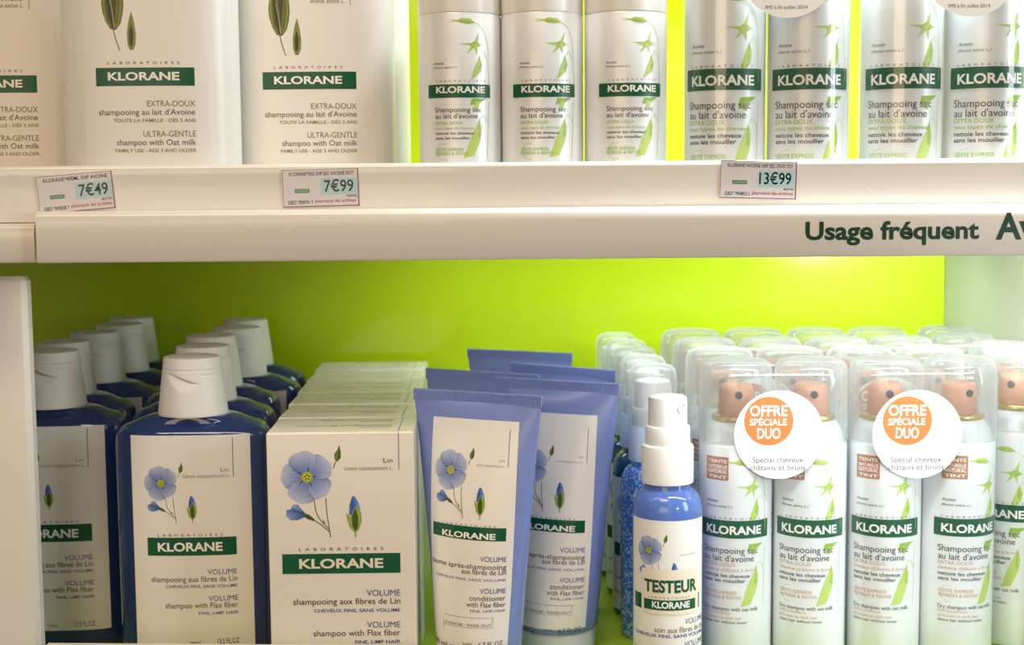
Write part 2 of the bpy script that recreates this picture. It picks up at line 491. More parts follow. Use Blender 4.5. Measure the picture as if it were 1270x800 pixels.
# ------------------------------------------------------------------ what is printed on each product (millimetres)
DES = {
 'flax_bottle': [
  ('R', -28.08, 10.14, 31.15, 118.83, 'paper'),
  ('R', 22.68, 97.29, 23.1, 117.53, 'vio'),
  ('T', 'Lin', 16.86, 20.66, 100.18, 2.0, 'vio', 0, 0),
  ('T', 'Linum usitatissimum L.', -1.94, 21.0, 97.4, 1.86, 'greyv', 0, 0.25),
  ('F', -13.15, 94.72, 8.73),
  ('T', 'L  A  B  O  R  A  T  O  I  R  E  S', -15.42, 16.94, 67.62, 1.3, 'dark', 0, 0),
  ('R', -20.81, 57.81, 23.59, 67.04, 'green'),
  ('T', 'KLORANE', -15.66, 16.74, 60.13, 4.18, 'white', 0.03, 0),
  ('T', 'VOLUME', 9.04, 23.49, 48.0, 2.61, 'blue', 0, 0),
  ('T', 'shampooing aux fibres de Lin', -19.42, 23.53, 44.34, 2.75, 'dark', 0, 0),
  ('T', 'CHEVEUX FINS, SANS VOLUME', -12.14, 23.45, 41.27, 1.45, 'blue', 0.008, 0),
  ('T', 'VOLUME', 9.08, 23.7, 34.36, 2.61, 'blue', 0, 0),
  ('T', 'shampoo with Flax fiber', -12.61, 23.6, 30.81, 2.76, 'dark', 0, 0),
  ('T', 'FINE, LIMP HAIR', 4.05, 23.66, 27.39, 1.46, 'blue', 0.008, 0),
  ('T', '13.5 FL.OZ', 13.0, 23.68, 12.18, 2.63, 'dark', 0, 0),
  ('T', 'PARIS', -0.52, 4.46, 12.32, 1.17, 'dark', 0, 0),
 ],
 'oat_bottle': [
  ('T', 'L  A  B  O  R  A  T  O  I  R  E  S', -14.68, 16.85, 69.2, 1.11, 'dark', 0, 0),
  ('R', -20.11, 59.76, 23.05, 67.72, 'green'),
  ('T', 'KLORANE', -14.73, 16.64, 62.27, 3.33, 'white', 0.03, 0),
  ('T', 'EXTRA-DOUX', 2.22, 23.05, 50.77, 2.51, 'olive', 0, 0),
  ('T', "shampooing au lait d'Avoine", -19.3, 22.94, 47.13, 2.51, 'mauve', 0, 0),
  ('T', 'TOUTE LA FAMILLE - DÈS 3 ANS', -12.74, 23.04, 43.94, 1.49, 'olive', 0.006, 0),
  ('T', 'ULTRA-GENTLE', 0.2, 23.04, 37.55, 2.52, 'olive', 0, 0),
  ('T', 'shampoo with Oat milk', -11.59, 23.03, 33.87, 2.52, 'mauve', 0, 0),
  ('T', 'FAMILY USE - AGE 3 AND OLDER', -12.26, 23.03, 30.79, 1.49, 'olive', 0.006, 0),
  ('T', '13.5 FL.OZ', 10.24, 22.59, 15.71, 2.44, 'mauve', 0, 0),
  ('OATMARK', [(-16.26, 99.42), (-16.64, 95.76), (-16.21, 92.09), (-14.96, 87.79), (-13.05, 84.71), (-11.52, 83.93), (-10.27, 84.23), (-8.31, 86.82), (-7.24, 90.79), (-6.72, 95.07), (-6.95, 99.35), (-8.53, 107.59), (-10.77, 114.6), (-13.8, 107.63)], [(-3.53, 92.14), (-4.86, 87.71), (-5.65, 82.81), (-5.5, 77.9), (-4.65, 75.37), (-3.09, 75.36), (-1.98, 77.87), (-1.74, 82.17), (-2.38, 87.38)], [(-3.8, 86.78), (-4.65, 82.8), (-4.7, 78.51), (-3.99, 76.35), (-3.14, 78.5), (-2.91, 82.79)], [(-11.52, 84.09), (-10.71, 80.4), (-9.02, 75.16)]),
  ('R', 20.79, 97.86, 21.08, 115.81, 'olive'),
  ('T', 'Avoine', 8.82, 18.05, 101.75, 2.29, 'mauve', 0, 0),
  ('T', 'Avena sativa L.', 2.37, 18.42, 98.8, 1.91, 'olive', 0, 0.25),
 ],
 'box': [
  ('R', 27.69, 106.63, 28.06, 124.42, 'vio'),
  ('T', 'Lin', 20.56, 24.95, 110.11, 2.23, 'greyb', 0, 0),
  ('T', 'Linum usitatissimum L.', 1.74, 24.81, 106.66, 1.86, 'greyv', 0, 0.25),
  ('F', -16.01, 103.43, 12.72),
  ('T', 'L  A  B  O  R  A  T  O  I  R  E  S', -20.57, 19.82, 67.55, 1.38, 'dark', 0, 0),
  ('R', -28.75, 56.26, 27.86, 65.96, 'green'),
  ('T', 'KLORANE', -20.76, 19.68, 58.94, 4.36, 'cream', 0.03, 0),
  ('T', 'VOLUME', 11.48, 27.61, 44.98, 2.98, 'blue', 0, 0),
  ('T', 'shampooing aux fibres de Lin', -23.97, 27.55, 41.04, 2.89, 'dark', 0, 0),
  ('T', 'CHEVEUX FINS, SANS VOLUME', -14.04, 27.49, 37.12, 1.59, 'blue', 0.01, 0),
  ('T', 'VOLUME', 11.3, 27.37, 29.33, 2.9, 'blue', 0, 0),
  ('T', 'shampoo with Flax fiber', -14.59, 27.4, 25.34, 2.9, 'dark', 0, 0),
  ('T', 'FINE, LIMP HAIR', 5.41, 27.34, 21.46, 1.6, 'blue', 0.01, 0),
 ],
 'tube': [
  ('R', -25.87, 22.37, 23.98, 125.01, 'paper'),
  ('R', 18.54, 106.18, 18.91, 123.98, 'vio'),
  ('T', 'Lin', 14.21, 16.87, 108.51, 1.34, 'greyv', 0, 0),
  ('T', 'Linum usitatissimum L.', 2.46, 16.94, 106.05, 1.05, 'greyv', 0, 0.25),
  ('F', -11.54, 103.12, 9.72),
  ('T', 'L  A  B  O  R  A  T  O  I  R  E  S', -14.62, 13.91, 77.07, 0.86, 'dark', 0, 0),
  ('R', -21.45, 70.58, 19.18, 76.91, 'green'),
  ('T', 'KLORANE', -14.83, 14.19, 71.3, 2.68, 'white', 0.03, 0),
  ('T', 'VOLUME', 7.06, 19.88, 60.61, 2.43, 'blue', 0, 0),
  ('T', 'baume après-shampooing', -21.95, 19.95, 56.91, 2.4, 'dark', 0, 0),
  ('T', 'aux fibres de Lin', -2.29, 19.93, 54.34, 2.42, 'dark', 0, 0),
  ('T', 'CHEVEUX FINS, SANS VOLUME', -18.61, 19.93, 51.15, 1.16, 'blue', 0, 0),
  ('T', 'VOLUME', 7.58, 20.3, 45.29, 2.43, 'blue', 0, 0),
  ('T', 'conditioner', 2.63, 20.35, 41.8, 2.43, 'dark', 0, 0),
  ('T', 'with Flax fiber', 1.2, 20.44, 38.69, 2.42, 'dark', 0, 0),
  ('T', 'FINE, LIMP HAIR', 3.32, 20.46, 36.24, 1.17, 'blue', 0, 0),
  ('R', -12.13, 33.34, 14.35, 33.54, 'greyv'),
  ('R', -12.01, 28.54, 14.56, 28.72, 'greyv'),
  ('R', -12.07, 26.07, -11.74, 31.16, 'greyv'),
  ('R', 14.26, 28.79, 14.45, 33.89, 'greyv'),
  ('T', 'À RINCER / RINSE OUT', -10.72, 13.81, 29.24, 1.24, 'greyb', 0, 0),
  ('T', '200 ml e', -22.66, -5.08, 17.94, 2.35, 'dark', 0, 0),
  ('T', 'PARIS', 0.19, 4.87, 20.35, 0.97, 'dark', 0, 0),
  ('T', '6.7 FL.OZ', 7.88, 19.98, 19.52, 2.37, 'dark', 0, 0),
 ],
 'can_small': [
  ('R', -14.6, 53.88, 16.06, 59.75, 'green'),
  ('T', 'KLORANE', -9.95, 12.9, 56.02, 2.7, 'white', 0.03, 0),
  ('T', 'L  A  B  O  R  A  T  O  I  R  E  S', -9.62, 13.25, 60.86, 0.74, 'greyb', 0, 0),
  ('T', 'Avoine', -11.04, -5.8, 68.46, 1.02, 'dark', 0, 0.4),
  ('T', '(Avena sativa L.)', -11.04, -0.07, 66.77, 0.84, 'dark', 0, 0.4),
  ('T', 'Shampooing sec', -10.52, 10.92, 47.54, 2.15, 'dark', 0, 0),
  ('T', "au lait d'avoine", -10.52, 9.06, 44.74, 2.15, 'dark', 0, 0),
  ('T', 'EXTRA DOUX', -10.19, 2.11, 42.05, 1.4, 'lime', 0, 0),
  ('T', 'tous types de cheveux', -10.2, 7.4, 39.88, 1.22, 'lime', 0, 0),
  ('T', 'nettoie les cheveux', -10.42, 7.4, 37.63, 1.22, 'dark', 0.008, 0),
  ('T', 'sans les mouiller', -10.43, 5.49, 35.48, 1.22, 'dark', 0.008, 0),
  ('T', 'GESTE EXPRESS', -10.55, 2.49, 30.33, 1.31, 'lime', 0.008, 0),
  ('T', 'REFRESH & REVIVE', -10.55, 4.71, 28.54, 1.32, 'lime', 0.008, 0),
  ('P', [(-0.54, 87.38), (2.28, 88.56), (6.14, 88.35), (8.68, 86.57), (5.16, 86.14), (1.81, 86.53)], 'leafp'),
  ('P', [(0.97, 87.19), (4.19, 87.53), (8.68, 86.57), (5.16, 86.14), (2.47, 86.44)], 'leaf'),
  ('P', [(-4.81, 88.43), (0.4, 87.65), (0.4, 87.19)], 'leafp'),
  ('P', [(-4.32, 86.77), (0.4, 87.65), (0.4, 87.19)], 'leafp'),
  ('P', [(5.65, 77.16), (7.66, 78.35), (10.31, 77.96), (10.64, 76.48), (8.18, 75.57), (6.15, 76.14)], 'leaf'),
  ('P', [(10.3, 82.68), (7.15, 77.15), (9.44, 76.86)], 'leafp'),
  ('P', [(0.87, 77.48), (7.97, 77.8), (7.97, 76.31)], 'leafp'),
  ('P', [(4.2, 73.01), (7.15, 77.15), (9.44, 76.86)], 'leafp'),
  ('P', [(9.23, 72.5), (7.15, 77.15), (9.44, 76.86)], 'leafp'),
  ('P', [(12.6, 77.12), (7.97, 77.8), (7.97, 76.31)], 'leafp'),
  ('P', [(10.32, 72.5), (11.68, 68.78), (11.0, 65.07), (9.24, 63.68), (6.16, 61.66), (7.67, 66.48)], 'leafp'),
  ('P', [(10.32, 72.03), (11.45, 68.78), (10.89, 65.53), (9.24, 66.47)], 'leaf'),
  ('P', [(6.67, 53.46), (13.9, 53.69), (10.35, 51.57), (5.68, 50.48)], 'leaf'),
  ('P', [(8.21, 52.52), (10.35, 51.57), (9.27, 48.77), (7.18, 49.26)], 'leafp'),
  ('P', [(10.14, 44.56), (11.27, 40.35), (10.38, 34.73), (7.2, 28.18), (2.78, 27.27), (6.19, 36.63)], 'leafp'),
  ('P', [(10.14, 44.1), (11.27, 40.35), (10.6, 35.67), (8.75, 36.62)], 'leaf'),
  ('L', [(8.68, 86.57), (12.0, 84.06), (14.48, 78.49), (15.45, 70.15)], 0.25, 'leafp'),
  ('L', [(10.87, 71.84), (12.61, 73.87), (15.18, 68.29), (15.49, 58.99)], 0.25, 'leafp'),
  ('L', [(15.51, 52.47), (14.97, 47.8), (14.6, 36.58), (13.97, 27.19)], 0.25, 'leafp'),
  ('L', [(10.36, 44.47), (12.08, 45.95), (14.99, 42.19)], 0.25, 'leafp'),
  ('DOTS', -6.14, 29.98, 3.61, 'lime'),
 ],
 'can_brown': [
  ('R', -22.51, 66.18, 16.06, 75.09, 'green'),
  ('T', 'KLORANE', -18.54, 11.01, 68.23, 3.97, 'white', 0.03, 0),
  ('T', 'L  A  B  O  R  A  T  O  I  R  E  S', -18.61, 10.06, 75.53, 1.07, 'greyb', 0, 0),
  ('T', 'Avoine', -18.69, -11.76, 83.96, 1.6, 'greyb', 0, 0.4),
  ('T', '(Avena sativa L.)', -18.67, -4.18, 81.47, 1.28, 'greyb', 0, 0.4),
  ('T', 'Shampooing sec', -20.1, 9.02, 58.45, 3.12, 'dark', 0, 0),
  ('T', "au lait d'avoine", -19.83, 6.74, 54.37, 3.13, 'dark', 0, 0),
  ('T', 'EXTRA DOUX', -19.81, -2.37, 51.81, 1.83, 'tan', 0, 0),
  ('T', 'cheveux châtains à bruns', -19.78, 8.51, 49.29, 1.73, 'tan', 0, 0),
  ('T', 'nettoie les cheveux', -19.75, 4.81, 46.28, 1.84, 'dark', 0.008, 0),
  ('T', 'sans les mouiller', -19.72, 2.46, 43.7, 1.84, 'dark', 0.008, 0),
  ('T', 'GESTE EXPRESS', -19.25, -2.06, 37.65, 1.62, 'tan', 0.008, 0),
  ('T', 'REFRESH & REVIVE', -19.22, 0.4, 35.26, 1.63, 'tan', 0.008, 0),
  ('T', 'Dry shampoo with oat milk', -19.58, 9.3, 29.26, 1.95, 'dark', 0, 0),
  ('T', 'GENTLE FORMULA', -19.56, -4.9, 27.36, 1.19, 'tan', 0, 0),
  ('T', 'all brown to dark hair', -19.54, 0.79, 24.95, 1.41, 'tan', 0, 0),
  ('T', 'cleans hair without water', -19.51, 3.37, 22.77, 1.41, 'dark', 0, 0),
  ('P', [(-4.39, 104.19), (-1.06, 105.61), (3.37, 105.36), (6.24, 103.21), (2.28, 102.68), (-1.59, 103.16)], 'leafp'),
  ('P', [(-2.59, 103.95), (1.16, 104.37), (6.24, 103.21), (2.28, 102.68), (-0.82, 103.04)], 'leaf'),
  ('P', [(-9.75, 105.46), (-3.27, 104.52), (-3.26, 103.96)], 'leafp'),
  ('P', [(-9.11, 103.44), (-3.27, 104.52), (-3.26, 103.96)], 'leafp'),
  ('P', [(2.91, 91.83), (5.16, 93.26), (8.11, 92.79), (8.49, 91.0), (5.77, 89.9), (3.48, 90.59)], 'leaf'),
  ('P', [(8.06, 98.5), (4.6, 91.81), (7.16, 91.46)], 'leafp'),
  ('P', [(-2.62, 92.21), (5.51, 92.59), (5.53, 90.8)], 'leafp'),
  ('P', [(1.29, 86.79), (4.6, 91.81), (7.16, 91.46)], 'leafp'),
  ('P', [(6.97, 86.19), (4.6, 91.81), (7.16, 91.46)], 'leafp'),
  ('P', [(10.64, 91.77), (5.51, 92.59), (5.53, 90.8)], 'leafp'),
  ('P', [(8.17, 86.18), (9.71, 81.68), (8.99, 77.18), (7.06, 75.51), (3.62, 73.06), (5.28, 78.9)], 'leafp'),
  ('P', [(8.18, 85.62), (9.45, 81.68), (8.86, 77.75), (7.03, 78.89)], 'leaf'),
  ('P', [(4.27, 63.13), (12.29, 63.41), (8.4, 60.84), (3.16, 59.52)], 'leaf'),
  ('P', [(6.0, 61.99), (8.4, 60.84), (7.22, 57.46), (4.88, 58.04)], 'leafp'),
  ('P', [(8.24, 52.36), (9.53, 47.25), (8.59, 40.44), (5.09, 32.51), (0.03, 31.41), (3.86, 42.75)], 'leafp'),
  ('P', [(8.24, 51.79), (9.53, 47.25), (8.83, 41.58), (6.76, 42.73)], 'leaf'),
  ('L', [(6.24, 103.21), (9.91, 100.17), (12.66, 93.43), (13.79, 83.33)], 0.25, 'leafp'),
  ('L', [(8.79, 85.39), (10.68, 87.84), (13.52, 81.09), (13.96, 69.83)], 0.25, 'leafp'),
  ('L', [(14.05, 61.93), (13.52, 56.28), (13.24, 42.68), (12.65, 31.32)], 0.25, 'leafp'),
  ('L', [(8.48, 52.24), (10.37, 54.04), (13.6, 49.49)], 0.25, 'leafp'),
  ('DOTS', -14.16, 37.14, 4.2, 'tan'),
  ('R', -18.85, 95.15, -6.28, 106.87, 'rust'),
  ('T', 'TEINTE', -17.57, -7.09, 103.89, 1.49, 'white', 0.02, 0),
  ('T', 'NATURELLE', -17.55, -7.07, 101.23, 1.49, 'white', 0.02, 0),
  ('T', 'NATURAL', -17.53, -7.05, 98.67, 1.49, 'white', 0.02, 0),
  ('T', 'TINT', -17.5, -7.03, 96.01, 1.49, 'white', 0.02, 0),
  ('R', -17.9, 100.38, -6.84, 100.59, 'white'),
 ],
 'can_green': [
  ('R', -23.41, 56.32, 16.7, 65.77, 'green'),
  ('T', 'KLORANE', -19.28, 11.45, 58.5, 4.21, 'white', 0.03, 0),
  ('T', 'L  A  B  O  R  A  T  O  I  R  E  S', -19.35, 10.46, 66.23, 1.13, 'greyb', 0, 0),
  ('T', 'Avoine', -19.44, -12.23, 75.17, 1.7, 'greyb', 0, 0.4),
  ('T', '(Avena sativa L.)', -19.42, -4.35, 72.53, 1.36, 'greyb', 0, 0.4),
  ('T', 'Shampooing sec', -20.9, 9.38, 48.13, 3.31, 'dark', 0, 0),
  ('T', "au lait d'avoine", -20.62, 7.01, 43.8, 3.32, 'dark', 0, 0),
  ('T', 'EXTRA DOUX', -20.6, -2.46, 41.09, 1.94, 'lime', 0, 0),
  ('T', 'tous types de cheveux', -20.57, 8.85, 38.42, 1.83, 'lime', 0, 0),
  ('T', 'nettoie les cheveux', -20.54, 5.0, 35.23, 1.95, 'dark', 0.008, 0),
  ('T', 'sans les mouiller', -20.51, 2.56, 32.49, 1.95, 'dark', 0.008, 0),
  ('T', 'GESTE EXPRESS', -20.02, -2.14, 26.08, 1.72, 'lime', 0.008, 0),
  ('T', 'REFRESH & REVIVE', -19.99, 0.42, 23.55, 1.73, 'lime', 0.008, 0),
  ('T', 'Dry shampoo with oat milk', -20.36, 9.67, 17.19, 2.07, 'dark', 0, 0),
  ('T', 'GENTLE FORMULA', -20.34, -5.1, 15.17, 1.26, 'lime', 0, 0),
  ('T', 'all brown to dark hair', -20.32, 0.82, 12.62, 1.49, 'lime', 0, 0),
  ('T', 'cleans hair without water', -20.29, 3.5, 10.31, 1.49, 'dark', 0, 0),
  ('P', [(-4.57, 96.61), (-1.1, 98.12), (3.5, 97.85), (6.49, 95.57), (2.37, 95.01), (-1.65, 95.52)], 'leafp'),
  ('P', [(-2.69, 96.36), (1.21, 96.8), (6.49, 95.57), (2.37, 95.01), (-0.85, 95.39)], 'leaf'),
  ('P', [(-10.14, 97.96), (-3.4, 96.96), (-3.39, 96.37)], 'leafp'),
  ('P', [(-9.47, 95.82), (-3.4, 96.96), (-3.39, 96.37)], 'leafp'),
  ('P', [(3.03, 83.51), (5.37, 85.03), (8.43, 84.53), (8.83, 82.63), (6.0, 81.47), (3.62, 82.2)], 'leaf'),
  ('P', [(8.38, 90.58), (4.78, 83.49), (7.45, 83.12)], 'leafp'),
  ('P', [(-2.72, 83.91), (5.73, 84.32), (5.75, 82.42)], 'leafp'),
  ('P', [(1.34, 78.17), (4.78, 83.49), (7.45, 83.12)], 'leafp'),
  ('P', [(7.25, 77.53), (4.78, 83.49), (7.45, 83.12)], 'leafp'),
  ('P', [(11.07, 83.45), (5.73, 84.32), (5.75, 82.42)], 'leafp'),
  ('P', [(8.5, 77.52), (10.1, 72.75), (9.35, 67.98), (7.34, 66.21), (3.76, 63.62), (5.49, 69.81)], 'leafp'),
  ('P', [(8.51, 76.93), (9.83, 72.75), (9.21, 68.59), (7.31, 69.8)], 'leaf'),
  ('P', [(4.44, 53.09), (12.78, 53.39), (8.74, 50.66), (3.29, 49.26)], 'leaf'),
  ('P', [(6.24, 51.88), (8.74, 50.66), (7.51, 47.08), (5.08, 47.69)], 'leafp'),
  ('P', [(8.57, 41.67), (9.91, 36.26), (8.93, 29.04), (5.29, 20.63), (0.03, 19.47), (4.01, 31.49)], 'leafp'),
  ('P', [(8.57, 41.07), (9.91, 36.26), (9.18, 30.25), (7.03, 31.47)], 'leaf'),
  ('L', [(6.49, 95.57), (10.31, 92.35), (13.17, 85.21), (14.34, 74.5)], 0.25, 'leafp'),
  ('L', [(9.14, 76.69), (11.11, 79.28), (14.06, 72.13), (14.52, 60.19)], 0.25, 'leafp'),
  ('L', [(14.61, 51.82), (14.06, 45.83), (13.77, 31.41), (13.16, 19.37)], 0.25, 'leafp'),
  ('L', [(8.82, 41.55), (10.78, 43.45), (14.14, 38.63)], 0.25, 'leafp'),
  ('DOTS', -14.73, 25.54, 4.2, 'lime'),
 ],
 'spray': [
  ('R', -24.53, -12.68, 21.84, 79.28, 'paper'),
  ('F', -11.23, 64.19, 7.32),
  ('T', 'Linum usitatissimum L.', 4.23, 14.59, 62.12, 0.79, 'greyv', 0, 0.25),
  ('R', -21.46, 34.61, 17.02, 42.09, 'green'),
  ('T', 'KLORANE', -9.46, 9.73, 36.19, 2.95, 'white', 0.03, 0),
  ('T', 'VOLUME', 7.03, 20.19, 27.8, 2.73, 'blue', 0, 0),
  ('T', 'soin aux fibres de Lin', -8.18, 20.77, 23.88, 2.73, 'dark', 0, 0),
  ('T', 'CHEVEUX FINS, SANS VOLUME', -20.31, 20.8, 21.41, 1.59, 'blue', 0.02, 0),
  ('T', 'VOLUME', 6.84, 20.86, 16.42, 2.74, 'blue', 0, 0),
  ('T', 'leave-in spray with Flax fiber', -21.13, 20.91, 12.98, 2.74, 'dark', 0, 0),
  ('T', 'FINE, LIMP HAIR', -0.65, 20.94, 9.94, 1.37, 'blue', 0.02, 0),
 ],
 'tester_sticker': [
  ('R', -15.76, 33.01, 15.88, 55.2, 'cream'),
  ('T', 'TESTEUR', -13.8, 14.22, 44.12, 5.66, 'green', 0.035, 0),
  ('T', 'L  A  B  O  R  A  T  O  I  R  E  S', -11.46, 9.71, 40.84, 1.02, 'dark', 0, 0),
  ('R', -14.1, 35.06, 13.49, 40.16, 'green'),
  ('T', 'KLORANE', -9.46, 9.73, 36.19, 3.06, 'white', 0.03, 0),
 ],
 'sticker_duo': [
  ('C', -5.05, 6.87, 12.11, 'orange'),
  ('T', 'OFFRE', -14.32, 4.05, 9.5, 5.03, 'white', 0.022, 0),
  ('T', 'SPÉCIALE', -14.49, 3.9, 4.77, 3.15, 'white', 0.02, 0),
  ('T', 'DUO', -10.7, 0.74, -1.75, 5.05, 'white', 0.022, 0),
  ('T', 'Spécial cheveux', -12.89, 12.11, -13.7, 2.64, 'greyb', 0, 0),
  ('T', 'châtains et bruns', -14.1, 13.2, -17.61, 2.64, 'greyb', 0, 0),
 ],
 'sticker_ims': [
  ('T', 'IMS à fin juillet 2014', -10.04, 8.41, -18.08, 1.53, 'greyb', 0, 0),
 ],
 'fascia': [
  ('T', 'Usage fréquent', 127.6, 202.99, 217.0, 7.34, 'dgreen', 0.03, 0),
  ('T', 'Avoine', 210.18, 253.36, 216.7, 10.69, 'dgreen', 0.03, 0),
 ],
}
SCRATCH = [[(155.22, 239.27), (158.85, 236.86), (163.67, 234.44), (169.69, 232.01), (175.68, 231.6)], [(163.74, 230.27), (168.58, 227.24), (175.78, 226.35), (184.77, 225.56)]]

# ------------------------------------------------------------------ setting
b = MB(); b.box(-420, 970, -120, 296, 985, 620); structure(b.build('wall_back', M['lime'], smooth=False))
b = MB(); b.box(296.3, 640, -120, 308, 985, 620, .8); structure(b.build('wall_right', M['side'], smooth=False))

# upper shelf: board, price rail, fascia with lettering
sh = new_thing('shelf', 'white upper shelf with price rail and green lettered fascia across the whole width', 'shelf')
b = MB(); b.box(-205, 632, 212, 295, 969, 226.5, 1); b.build('board', M['lacquer'], sh)
def profile(mb, pts, x0, x1):
    n = len(pts); s = len(mb.v)
    for x in (x0, x1):
        mb.v.extend([(x, y, z) for y, z in pts])
    for i in range(n):
        j = (i + 1) % n
        mb.face((s + i, s + j, s + n + j, s + n + i))
    mb.face([s + i for i in range(n)][::-1]); mb.face([s + n + i for i in range(n)])
RAIL = [(625.0, 227.0), (625.3, 240), (625.2, 247), (625.0, 249.6), (625.5, 250.9), (626.4, 251.5), (628.2, 251.5), (629.2, 250.9), (629.6, 249.6), (629.6, 231), (631.5, 229), (631.5, 226.9), (626, 226.9)]
b = MB(); profile(b, RAIL, -420, 295); rail = b.build('price_rail', M['rail'], sh, sharp=60)
FAS = [(618.6, 209.4), (618.0, 210.2), (618.0, 226), (618.2, 229.4), (619.2, 231.0), (621, 231.6), (624.9, 231.8), (624.9, 209.4)]
b = MB(); profile(b, FAS, -206.2, 295); b.build('fascia', M['lacquer'], sh, sharp=50)
p = Print(lambda u, v, l: (u, 618 - l * .6, v)); p.run(DES['fascia'])
p.build('lettering', M['print'], sh, smooth=False, colors=True)['label'] = 'dark green lettering'
p = Print(lambda u, v, l: (u, (625.2 if v > 231.7 else 618.0) - l, v))
for pts, wd in zip(SCRATCH, (.28, .22)): p.line([q for q in pts if q[1] > 232.6 or q[1] < 229.6], wd, 'scratch', .1)
p.build('scratch', M['print'], rail, smooth=False, colors=True)

# the neighbouring bay on the left
sl = new_thing('shelf', 'end of the neighbouring white shelf at the left edge of the picture', 'shelf')
b = MB(); b.box(-420, 634, 212, -207, 969, 226.5, 1); b.build('board', M['lacquer'], sl)
b = MB(); profile(b, [(y + 3.4, z - 5.0 * (z > 215)) for y, z in FAS], -420, -208.2); b.build('fascia', M['lacquer'], sl, sharp=50)

# lower shelf: lime board and its low white lip
lo = new_thing('shelf', 'lime green lower shelf board under the navy bottles and tubes', 'shelf')
b = MB(); b.box(-420, 664, -14, 295, 969, 0, .8); b.build('board', M['limeshelf'], lo)
b = MB(); b.box(-223, 657, -14, 330, 661.5, 26.2, 1.1, rot=Matrix.Rotation(R(-2.6), 3, 'Z'), origin=(-223, 661, 0))
o = b.build('shelf_lip', M['lacquer']); tag(o, 'low white front strip along the edge of the lower shelf', 'shelf lip')

# white panel standing at the left end
pn = new_thing('display_panel', 'white upright acrylic panel with rounded edge at the left end of the lower shelf', 'panel', (-.27, .669, 0))
b = MB(); b.box(-110, -5, -14, 42.5, 5, 200.8, 2.2); b.build('panel_board', M['acrylic'], pn)

# ------------------------------------------------------------------ price tickets
def ticket(loc, rot, name, price, small, code, label, dx=0.0):
    W, H = 33.4, 16.3
    X, Z = loc
    b = Print(lambda u, v, l: (u, -l, v))
    b.col = lin(PAL['card'])
    b.box(-W / 2, -.35, -H / 2, W / 2, 0, H / 2, .1)
    b.rect(-W / 2 + .2, -H / 2 + .2, W / 2 - .2, H / 2 - .2, 'card', .40)
    b.rect(W / 2 - .55, -H / 2, W / 2 - .1, H / 2, 'maroon', .44); b.rect(-W / 2, -H / 2 + .05, W / 2, -H / 2 + .4, 'maroon', .44)
    b.rect(-W / 2, H / 2 - .22, W / 2, H / 2, 'maroon', .44)
    b.rect(-W / 2 + .1, -H / 2, -W / 2 + .25, H / 2, 'maroon', .44)
    b.rect(.0, -2.9, W / 2 - .9, 4.1, 'cyan', .46)
    b.rect(-11.4, -2.0, -5.0, -.3, 'tickgreen', .46)
    b.text('KLORANE', -10.8, -5.6, -1.5, .75, 'card', 0, 0, .5)
    b.text(name, -13.6 if len(name) > 22 else -12.6, 14.6 if len(name) > 22 else 11.8, H / 2 - 2.7, 1.6, 'black', .004, 0, .5)
    b.text(price, 1.5 - (1.2 if len(price) > 4 else 0), W / 2 - 2.4, -1.7, 4.9, 'black', .012, 0, .5)
    b.text(small, W / 2 - 5.6, W / 2 - 1.0, -4.2, .95, 'black', .004, 0, .5)
    b.text(code, -14.6, -3.6, -6.9, 1.55, 'black', .004, 0, .5)
    b.text('pharmacie des archives', -2.6, W / 2 - 1.4, -6.4, 1.5, 'red', 0, 0, .5)
    o = b.build('price_ticket', M['gloss'], None, smooth=False, colors=True)
    o.location = (X / 1000, .62495, Z / 1000); o.rotation_euler = (0, -R(rot), 0)
    tag(o, label, 'price tag', 'price tags on the upper rail')
    return o
ticket((-190.3, 239.8), 4.6, 'KLORANE*400ML SHP AVOINE', '7€49', '18,73 €/L', '32827 7902838 7', 'small price tag reading 7€49, tilted, on the rail below the oat milk bottles')
ticket((-83.1, 241.0), 1.2, 'KLORANE*50G SHP SEC AVOINE ROT', '7€99', '159,80 €/Kg', '32827 7900791 7', 'small price tag reading 7€99, at the middle of the white rail')
ticket((108.2, 242.9), -1.8, 'KLORANE*AVOINE SHP SEC DUO 7X1', '13€99', '46,63 €/L', '32827 7904853 5', 'small price tag reading 13€99, on the rail below the duo packs')

# ------------------------------------------------------------------ 400 ml bottles
BA, BB, BN = 39.0, 20.5, 2.9
def se_ring(a, bb, z, n=72, e=BN):
    out = []
    for i in range(n):
        t = 2 * math.pi * i / n; c, s = math.cos(t), math.sin(t)
        out.append((a * math.copysign(abs(c) ** (2 / e), c), bb * math.copysign(abs(s) ** (2 / e), s), z))
    return out
def bottle_y(u): return -BB * max(0.0, 1 - (abs(u) / BA) ** BN) ** (1 / BN)

